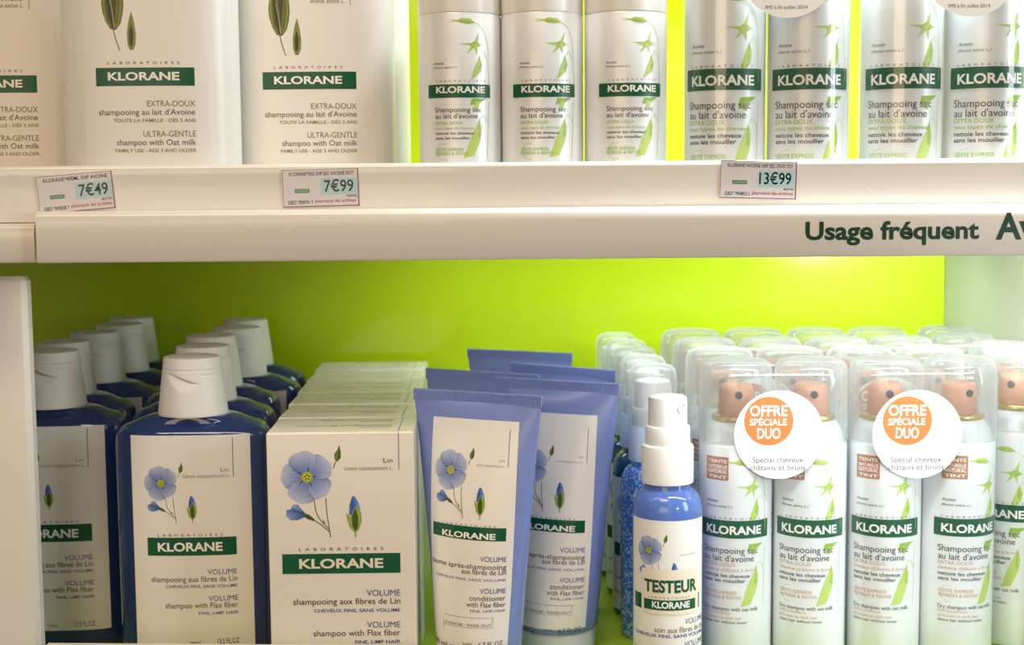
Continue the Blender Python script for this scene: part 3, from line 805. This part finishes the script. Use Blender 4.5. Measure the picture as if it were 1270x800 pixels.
def cap_mesh(r0, r1, h, mi=0):
    """flip-top cap: tapered, with the seam of the lid and a thumb notch below it"""
    b = MB(); n = 200; rows = 90; rings = []
    seam = .80
    for k in range(rows + 1):
        t = k / rows; ring = []
        for i in range(n):
            a = 2 * math.pi * i / n
            r_ = r0 + (r1 - r0) * t
            da = (math.degrees(a) - 262 + 180) % 360 - 180         # notch a little left of the front
            if t < .03: r_ -= .25 * (1 - t / .03)
            dz = (t - seam) * h
            r_ -= .28 * math.exp(-(dz / .28) ** 2)
            # scooped smile: deep at its upper edge, running out to the right in a drop
            f = (da + 34) / 68                       # 0..1 from the left end of the scoop to its right end
            if 0 < f < 1 and t < seam:
                top = seam - .055 - .17 * (3 * f * f - 2 * f ** 3)        # S-shaped upper edge
                d = (t - top) * h
                w_ = math.sin(math.pi * f) ** .7
                if d <= 0: r_ -= 2.0 * w_ * max(0.0, 1 + d / (1.2 + 5.2 * math.sin(math.pi * min(1, f * 1.05))))
                elif d < .5: r_ -= 2.0 * w_ * (1 - d / .5) ** 2
            if -20 < da < 66 and t < seam + .03:
                d = (t - seam - .005) * h                                 # broken tear strip under the lid
                r_ -= .35 * math.exp(-(d / .35) ** 2) * (1 if (int(da + 40) // 9) % 3 else .2)
            if 34 < da < 68 and t < seam:
                edge = (t - (seam - .085)) * h
                r_ -= .4 * math.exp(-(edge / .4) ** 2)
                if edge > 0: r_ -= .4 * math.exp(-((da - 66) / 3.0) ** 2)
            ring.append((r_ * math.cos(a), r_ * math.sin(a), t * h))
        rings.append(ring)
    for rr, dz in ((r1 - .5, .45), (r1 - 1.4, .6), (r1 - 6, .75), (1.0, .8)):
        rings.append([(rr * math.cos(2 * math.pi * i / n), rr * math.sin(2 * math.pi * i / n), h + dz - .2) for i in range(n)])
    b.loft(rings)
    return b

def make_bottle(name, label, group, bmat, design, du):
    t = new_thing(name, label, 'shampoo bottle', group=group)
    rings = []
    for z, ia, ib in ((0, 3.2, 3.0), (.6, 1.4, 1.4), (2.2, .3, .3), (4, 0, 0), (60, 0, 0), (113.5, 0, 0), (116.5, .35, .35), (119, 1.3, 1.1), (121, 2.9, 2.4), (122.5, 5.4, 4.0), (123.5, 9, 6.2)):
        rings.append(se_ring(BA - ia, BB - ib, z))
    for k in range(1, 6):
        f = k / 5; a = (BA - 9) * (1 - f) + 18.5 * f; bb = (BB - 6.2) * (1 - f) + 14.0 * f
        e = BN * (1 - f) + 2 * f
        rings.append(se_ring(a, bb, 123.5 + 3.6 * math.sin(f * math.pi / 2), e=e))
    for r_, z in ((14, 127.2), (13.8, 130)):
        rings.append(se_ring(r_, min(r_, 13.9), z, e=2))
    b = MB(); b.loft(rings); b.build('body', bmat, t, sharp=50)
    c = cap_mesh(17.7, 14.1, 29.0)
    o = c.build('flip_cap', M['cap'], t, sharp=50); o.location = (0, 0, .127)
    p = Print(lambda u, v, l: (u, bottle_y(u) - l, v)); 
    p.run(design, du)
    p.build('front_label', M['print'], t, smooth=False, colors=True)
    return t

ORD = ['front', 'second', 'third', 'fourth', 'fifth and rearmost']
G = 'navy flax shampoo bottles on the lower shelf'
rows_a = [(-.1633, .720), (-.1683, .769), (-.1752, .823), (-.1690, .870), (-.1739, .923)]
rows_b = [(-.2448, .750), (-.2532, .797), (-.2503, .848), (-.2485, .896), (-.2544, .946)]
first = None
for rows, where in ((rows_a, 'column beside the cream cartons'), (rows_b, 'column behind the white panel')):
    for i, (x, y) in enumerate(rows):
        lab = 'navy shampoo bottle with white cap, %s of the %s' % (ORD[i], where)
        rz = R((1.0, -1.5, 0.5, 2, -1)[i])
        if first is None:
            first = make_bottle('shampoo_bottle', lab, G, M['navy'], DES['flax_bottle'], 0)
            first.location = (x, y, 0); first.rotation_euler = (0, 0, rz)
        else: dup(first, (x, y, 0), rz, lab)

SU = .2265
G = 'milky oat shampoo bottles on the upper shelf'
lab_u = ['milky white shampoo bottle cut by the left edge, above the tilted price tag',
         'milky white shampoo bottle with oat picture, second from the left on the upper shelf',
         'milky white shampoo bottle with oat picture, beside the small white cans']
paper = [('R', -26.0, 12.0, 31.0, 122.0, 'paper')]
first = None
ups = [(-.2437, .690, 0), (-.1622, .653, .5), (-.0938, .683, -.5)]
for i, (x, y, rz) in enumerate(ups):
    if first is None:
        first = make_bottle('shampoo_bottle', lab_u[0], G, M['milk'], paper + DES['oat_bottle'], 0)
        first.location = (x, y, SU)
    else: dup(first, (x, y, SU), R(rz), lab_u[i])
for i, (x, y) in enumerate([(-.2445, .742), (-.1665, .712), (-.0905, .737)]):
    dup(first, (x, y, SU), 0, 'milky white shampoo bottle hidden behind the ' + ['bottle cut by the left edge', 'second bottle from the left', 'bottle beside the small cans'][i])

# ------------------------------------------------------------------ cartons
def make_box(label, group):
    t = new_thing('shampoo_carton', label, 'carton', group=group)
    W, D, H = 70.2, 42, 125
    b = MB(); b.box(-W / 2, 0, 0, W / 2, D, H - .4, .35)
    b.box(-W / 2 + .3, .3, H - .5, W / 2 - .3, D - .2, H, .2)        # tuck flap on top
    b.build('carton_body', M['carton'], t, sharp=30)
    p = Print(lambda u, v, l: (u, -l, v)); p.run(DES['box'])
    p.build('front_print', M['print'], t, smooth=False, colors=True)
    p = Print(lambda u, v, l: (-u, v, H + l))                     # top print, read from the back
    fn = lambda u, v, l: (27.8 - u, D - v, H + l)
    p.fn = fn
    p.text('shampooing aux fibres de Lin', 4, 50, 23, 3.0, 'dark')
    p.text('VOLUME', 4, 20, 28, 2.4, 'blue'); p.text('VOLUME', 4, 20, 11.5, 2.4, 'blue')
    p.text('shampoo with Flax fiber', 4, 42, 7, 3.0, 'dark')
    p.rect(-.2, 0, .2, D, 'vio')
    p.build('top_print', M['print'], t, smooth=False, colors=True)
    # small finger dip in the front edge of the lid
    return t
G = 'cream flax shampoo cartons on the lower shelf'
first = None
for i, yf in enumerate((.670, .714, .760, .8045, .8515, .9015)):
    x = -.0825 - .038 * (yf - .67)
    lab = ('cream shampoo carton with a large blue flax flower, front of the carton row' if i == 0 else
           'cream shampoo carton, %s from the front of the carton row' % ['', 'second', 'third', 'fourth', 'fifth', 'sixth and last'][i])
    rz = R((1.0, -.6, .4, 1.0, -.5, .3)[i])
    if first is None:
        first = make_box(lab, G); first.location = (x, yf, 0); first.rotation_euler = (0, 0, rz)
    else: dup(first, (x, yf, 0), rz, lab)

# ------------------------------------------------------------------ tubes
TUBE_LABEL = (-22.4, 24.2)
TZ0, TZ1, TCR = 12.0, 136.0, 141.0
def tube_ab(z):
    f = min(1, max(0, (z - TZ0) / (TZ1 - TZ0)))
    a = 21.0 + 13.6 * f ** 1.05
    bb = 21.0 * (1 - f) ** .72 + .7
    return a, bb
def make_tube(label, group, dv=0.0):
    t = new_thing('conditioner_tube', label, 'tube', group=group)
    b = MB(); rings = []; n = 72
    for z in [TZ0 + .01, TZ0 + 1.5] + [TZ0 + (TZ1 - TZ0) * k / 26 for k in range(1, 27)]:
        a, bb = tube_ab(z)
        if z < TZ0 + 1: a -= .8; bb -= .8
        rings.append([(a * math.cos(2 * math.pi * i / n), bb * math.sin(2 * math.pi * i / n), z) for i in range(n)])
    b.loft(rings, cap1=False); b.build('body', M['tube'], t, sharp=60)
    # crimped seal with fine vertical ribs, slightly bowed
    b = MB(); m_ = 280; a = 34.8
    bow = lambda u: 1.2 * math.cos(u / a * 1.6)
    rib = lambda i: .16 if i % 4 < 2 else -.10
    fr = [[(-a + 2 * a * i / m_, -.65 - rib(i), z) for i in range(m_ + 1)] for z in (TZ1 - .6, TZ1 + .4, TCR - .6)]
    fr.append([(-a + 2 * a * i / m_, -.35, TCR) for i in range(m_ + 1)])
    bk = [[(-a + 2 * a * i / m_, .65 + rib(i), z) for i in range(m_, -1, -1)] for z in (TZ1 - .6, TZ1 + .4, TCR - .6)]
    bk.append([(-a + 2 * a * i / m_, .35, TCR) for i in range(m_, -1, -1)])
    b.loft([f_ + k_ for f_, k_ in zip(fr, bk)]); b.build('crimped_seal', M['tube'], t, smooth=False)
    b = MB(); b.lathe([(18.6, 0), (19.4, .6), (19.6, 2), (19.9, 10.5), (19.4, 11.5), (17, 12)], 56); b.build('screw_cap', M['tubecap'], t)
    tabs = {}
    def fn(u, v, l):                      # u runs along the curve of the tube wall
        k = round(v * 2)
        if k not in tabs:
            a, bb = tube_ab(k / 2); arc = 0.0; tb = [(0.0, 0.0)]; n_ = 90
            for i in range(n_):
                t_ = (i + .5) * math.pi / 2 / n_
                arc += math.hypot(a * math.cos(t_), bb * math.sin(t_)) * math.pi / 2 / n_
                tb.append((arc, (i + 1) * math.pi / 2 / n_))
            tabs[k] = tb
        tb = tabs[k]; q = min(abs(u), tb[-1][0] - .01); i = 1
        while tb[i][0] < q: i += 1
        (s0, p0), (s1, p1_) = tb[i - 1], tb[i]
        ph = math.copysign(p0 + (p1_ - p0) * (q - s0) / (s1 - s0), u)
        a, bb = tube_ab(v)
        nx, ny = bb * math.sin(ph), a * math.cos(ph); nn = math.hypot(nx, ny)
        return (a * math.sin(ph) + (l + .12) * nx / nn, -bb * math.cos(ph) - (l + .12) * ny / nn, v)
    p = Print(fn)
    X0, X1 = TUBE_LABEL
    p.col = lin(PAL['paper']); nx_, nz_ = 40, 60       # the label follows the tube, so it is cut into a fine grid
    g = [[p.pt(X0 + (X1 - X0) * i / nx_, 15 + (113 + dv * .6) * j / nz_, .02) for i in range(nx_ + 1)] for j in range(nz_ + 1)]
    for j in range(nz_):
        for i in range(nx_): p.face((g[j][i], g[j][i + 1], g[j + 1][i + 1], g[j + 1][i]))
    p.run([e for e in DES['tube'] if not (e[0] == 'R' and e[5] == 'paper')], 1.2, dv)
    p.build('front_label', M['gloss'], t, smooth=True, colors=True)
    return t
G = 'periwinkle conditioner tubes on the lower shelf'
tubes = [((-.0176, .690), 25, 'periwinkle blue conditioner tube, front left of the tubes, whole white label in view'),
         ((.0227, .730), 25, 'periwinkle blue conditioner tube, front right of the tubes, beside the spray bottles'),
         ((-.0168, .768), 27, 'periwinkle tube directly behind the front left tube, only its top in view'),
         ((.0277, .788), 35, 'periwinkle tube directly behind the front right tube, only its top in view'),
         ((.0042, .863), 24, 'periwinkle tube farthest back, its crimped end against the lime panel')]
first = None
for (x, y), a, lab in tubes:
    if first is None or lab.find('front right of') > 0:
        first = make_tube(lab, G, 0.0 if first is None else -6.0); first.location = (x, y, 0); first.rotation_euler = (0, 0, -R(a))
    else: dup(first, (x, y, 0), -R(a), lab)

# ------------------------------------------------------------------ cans
CR = 18.3
def can_fn(r_): return lambda u, v, l: ((r_ + l) * math.sin(u / r_), -(r_ + l) * math.cos(u / r_), v)

def can_parts(parent, design, nozzle_mat, off=(0, 0), turn=0.0, first_set=None):
    body = None
    b = MB()
    b.lathe([(16.5, 0), (17.6, .4), (18.0, 1.2), (CR, 2.4), (CR, 30), (CR, 60), (CR, 90), (CR, 111), (17.9, 112.3), (17.0, 113.2), (16.2, 114.4), (15.4, 118.5), (13.6, 121.6), (11.4, 123.4)], 64)
    body = b.build('can', M['can'], parent)
    body.location = (off[0], off[1], 0); body.rotation_euler = (0, 0, turn)
    b = MB(); b.lathe([(11.4, 122.8), (12.2, 123.4), (12.4, 124.6), (11.8, 125.8), (10.4, 126.2), (9.6, 125.6)], 48); b.build('rim', M['gold'], body)
    b = MB(); b.lathe([(9.0, 125.0), (9.2, 126.5), (9.0, 131), (8.6, 138.5), (8.0, 140.4), (6.6, 141.4), (3.0, 141.0)], 40)
    nz = b.build('spray_button', nozzle_mat, body)
    b = MB(); n = 20
    b.loft([[(1.9 * math.cos(2 * math.pi * i / n), y, 136.5 + 1.9 * math.sin(2 * math.pi * i / n)) for i in range(n)] for y in (-9.15, -8.2)][::-1])
    b.build('orifice', M['hole'], body)
    b = MB(); prof = [(18.0, 113.0), (18.45, 113.6), (18.5, 116), (18.1, 146.5), (17.8, 149.2), (17.0, 151.4), (15.5, 152.9), (13.4, 153.6), (8, 154.0), (1, 154.1)]
    b.lathe(prof, 56, cap0=False); b.build('clear_cap', M['clear'], body)
    p = Print(can_fn(CR)); p.run(design); p.build('front_print', M['print'], body, smooth=False, colors=True)
    return body

def film_mesh(half, r_, z0, z1):
    b = MB(); n = 28; rings = []
    def ring(q, z):
        out = []
        for s in (1, -1):
            for i in range(n + 1):
                a = -math.pi / 2 + math.pi * i / n + (0 if s == 1 else math.pi)
                out.append((s * half + q * math.cos(a), q * math.sin(a), z))
        return out
    for q, z in ((r_ - 3, z0), (r_ - .3, z0 + .4), (r_, z0 + 3), (r_, z0 + 60), (r_, z1 - 40), (r_ + .1, z1 - 6), (r_ - .5, z1 - 3), (r_ - 2.5, z1 - .8)):
        rings.append(ring(q, z))
    b.loft(rings, cap0=False, cap1=False)
    return b

def make_pack(label, group, design, nozzle_mat, sticker, turns=(0, 0), spacing=37.6):
    t = new_thing('dry_shampoo_duo_pack', label, 'duo pack', group=group)
    h = spacing / 2
    for sx, tr in ((-1, turns[0]), (1, turns[1])):
        can_parts(t, design, nozzle_mat, (sx * h / 1000, 0), R(tr))
    film_mesh(h, 19.0, .6, 151.0).build('shrink_film', M['film'], t)
    if sticker:
        kind, sx_, sz_, rad = sticker
        b = Print(lambda u, v, l: (sx_ + u, -19.15 - l, sz_ + v))
        b.disc(0, 0, rad, 'white', .05, 72)
        n = 72; s = len(b.v)
        b.run(DES[kind])
        b.build('round_sticker', M['gloss'], t, smooth=False, colors=True)
    return t

G = 'brown hair dry shampoo duo packs on the lower shelf'
xc = (.1126 + .1502) / 2
rown = ['front', 'second', 'third', 'rearmost']
p1 = p2 = None
for i, y in enumerate((.710, .7575, .807, .856)):
    dx = -.030 * (y - .71)
    la = 'film-wrapped pair of clear-capped spray cans, %s pack of the column beside the tester spray' % rown[i]
    lb = 'film-wrapped pair of clear-capped spray cans, %s pack of the middle column' % rown[i]
    if i == 0:
        la = 'film-wrapped pair of spray cans whose round OFFRE sticker is crisp orange, beside the tester spray'
        lb = 'film-wrapped pair of spray cans whose round OFFRE sticker is washed out by the lamp'
        p1 = make_pack(la, G, DES['can_brown'], M['nozzle'], ('sticker_duo', -.6, 118.3, 22.0), (0, 0)); p1.location = (xc, y, 0)
        p2 = make_pack(lb, G, DES['can_brown'], M['nozzle'], ('sticker_duo', -7.6, 118.0, 22.0), (-2, 18), 36.9); p2.location = (.2065, y, 0)
    else:
        dup(p1, (xc + dx, y, 0), R((0, 1.0, -1.0, .5)[i]), la); dup(p2, (.2065 + dx, y, 0), R((0, -1, 1, 0)[i]), lb)
pe = make_pack('pair of spray cans set endwise against the right wall, label turned left', G, DES['can_brown'], M['nozzle'], None, (-118, -118), 37.2)
pe.location = (.2665, .757, 0); pe.rotation_euler = (0, 0, R(82))
dup(pe, (.2635, .842, 0), R(86), 'pair of spray cans set endwise, rear one against the right wall')

G = 'oat dry shampoo duo packs on the upper shelf'
SX = 37.8
u1 = make_pack('film-wrapped pair of silver spray cans with a white round sticker, above the 13€99 tag', G, DES['can_green'], M['nozzleg'], ('sticker_ims', 6.0, 109.4, 22.0), (0, 4), SX)
u1.location = (.1168, .656, SU)
u2 = dup(u1, (.1972, .656, SU), R(.5), 'film-wrapped pair of silver spray cans with white round sticker, far right of upper shelf')

# small white cans
def make_small(label, group):
    t = new_thing('dry_shampoo_can', label, 'spray can', group=group)
    b = MB(); b.lathe([(16.9, 0), (18.0, .4), (18.4, 1.2), (18.7, 2.4), (18.7, 30), (18.7, 60), (18.7, 90.6), (18.3, 91.3)], 64); b.build('can', M['can'], t)
    b = MB(); b.lathe([(18.2, 91.2), (18.65, 91.6), (18.7, 92.2), (18.6, 112), (18.2, 120), (17.2, 123), (15, 124.8), (10, 125.6), (1, 125.8)], 64); b.build('lid', M['pump'], t)
    p = Print(can_fn(18.7)); p.run(DES['can_small']); p.build('front_print', M['print'], t, smooth=False, colors=True)
    return t
G = 'small white dry shampoo cans on the upper shelf'
spots = [(-.0228, 'small white dry shampoo can with green oat sprig, leftmost of the three', -2), (.0146, 'small white dry shampoo can with green oat sprig, middle of the three', 0), (.0527, 'small white dry shampoo can with green oat sprig, beside the lime gap', 1)]
first = None
for x, lab, rz in spots:
    if first is None:
        first = make_small(lab, G); first.location = (x, .656, SU); first.rotation_euler = (0, 0, R(rz))
    else: dup(first, (x, .656, SU), R(rz), lab)
for x, w_ in ((-.0215, 'leftmost'), (.0162, 'middle')):
    dup(first, (x, .699, SU), R(30), 'small white dry shampoo can in the shadow behind the %s small can' % w_)

# ------------------------------------------------------------------ sprays
SR = 17.2
def spray_body(t, m_, tint_label=True, sticker=False):
    b = MB()
    b.lathe([(14.8, 0), (16.4, .5), (SR, 2.2), (SR, 40), (SR, 80.5), (17.0, 83.5), (16.3, 86.6), (15.0, 89.4), (13.2, 91.4), (11.6, 92.4), (11.2, 95)], 64)
    b.build('body', m_, t)
    p = Print(can_fn(SR)); p.run([e if e[0] != 'R' or e[5] != 'paper' else ('R', e[1], 4.0, e[3], e[4], 'paper') for e in DES['spray']])
    p.build('front_label', M['gloss'], t, smooth=False, colors=True)

def pump(t, m_head, m_collar):
    b = MB(); b.lathe([(11.9, 95.0), (12.7, 95.5), (12.8, 96.4), (12.8, 112.8), (12.5, 113.8), (11.6, 114.4)], 56); b.build('collar', m_collar, t)
    b = MB(); b.lathe([(11.0, 114.2), (11.1, 114.6), (11.0, 122.4), (10.6, 123.3), (9.8, 123.7)], 56); b.build('ring', m_head, t)
    b = MB(); n = 56; rings = []
    for r_, z, cut in ((9.6, 123.5, 0), (9.6, 124, 0), (9.5, 136.0, .2), (9.1, 137.6, .4), (8.0, 138.2, .6), (1.0, 138.4, 0)):
        rings.append([(r_ * math.cos(2 * math.pi * i / n), max(-r_ + cut * .4, r_ * math.sin(2 * math.pi * i / n)), z) for i in range(n)])
    b.loft(rings); hd = b.build('spray_head', m_head, t)
    b = MB(); n = 24; an = R(38)
    def rg(q, d): return [((9.55 + d) * math.sin(an) + q * math.cos(2 * math.pi * i / n) * math.cos(an), -(9.55 + d) * math.cos(an) + q * math.cos(2 * math.pi * i / n) * math.sin(an), 132.8 + q * math.sin(2 * math.pi * i / n)) for i in range(n)]
    b.loft([rg(2.6, -.8), rg(2.6, .35), rg(2.1, .4), rg(1.9, -.2)], cap0=False); b.build('nozzle_hole', m_head, hd)

G = 'blue flax spray bottles on the lower shelf'
ts = new_thing('spray_bottle', 'bright blue spray bottle marked TESTEUR with uncapped white pump', 'spray bottle', (.0762, .692, 0), R(0), G)
spray_body(ts, M['blue']); pump(ts, M['pump'], M['pump'])
b = MB(); b.lathe([(1.6, 10), (1.6, 86), (4.2, 88), (4.6, 94)], 20); b.build('dip_tube', M['pump'], ts)
p = Print(can_fn(SR + .25)); 
L = [e if e[1] != 'TESTEUR' else e for e in DES['tester_sticker']]
p.run(L); p.build('tester_sticker', M['print'], ts, smooth=False, colors=True)
def make_spray(label, m_, loc):
    t = new_thing('spray_bottle', label, 'spray bottle', (*loc, 0), 0, G)
    spray_body(t, m_); pump(t, M['pump'], M['collarb'])
    b = MB(); b.lathe([(12.3, 113.9), (12.9, 114.4), (13.0, 116), (12.8, 140), (12.2, 143.4), (10.6, 145.4), (8, 146.3), (1, 146.6)], 48, cap0=False)
    b.build('clear_cap', M['clear'], t)
    return t
sp2 = make_spray('pale speckled blue spray bottle with clear cap, directly behind the tester', M['spark'], (.0745, .750))
sp2.rotation_euler = (0, 0, R(42))
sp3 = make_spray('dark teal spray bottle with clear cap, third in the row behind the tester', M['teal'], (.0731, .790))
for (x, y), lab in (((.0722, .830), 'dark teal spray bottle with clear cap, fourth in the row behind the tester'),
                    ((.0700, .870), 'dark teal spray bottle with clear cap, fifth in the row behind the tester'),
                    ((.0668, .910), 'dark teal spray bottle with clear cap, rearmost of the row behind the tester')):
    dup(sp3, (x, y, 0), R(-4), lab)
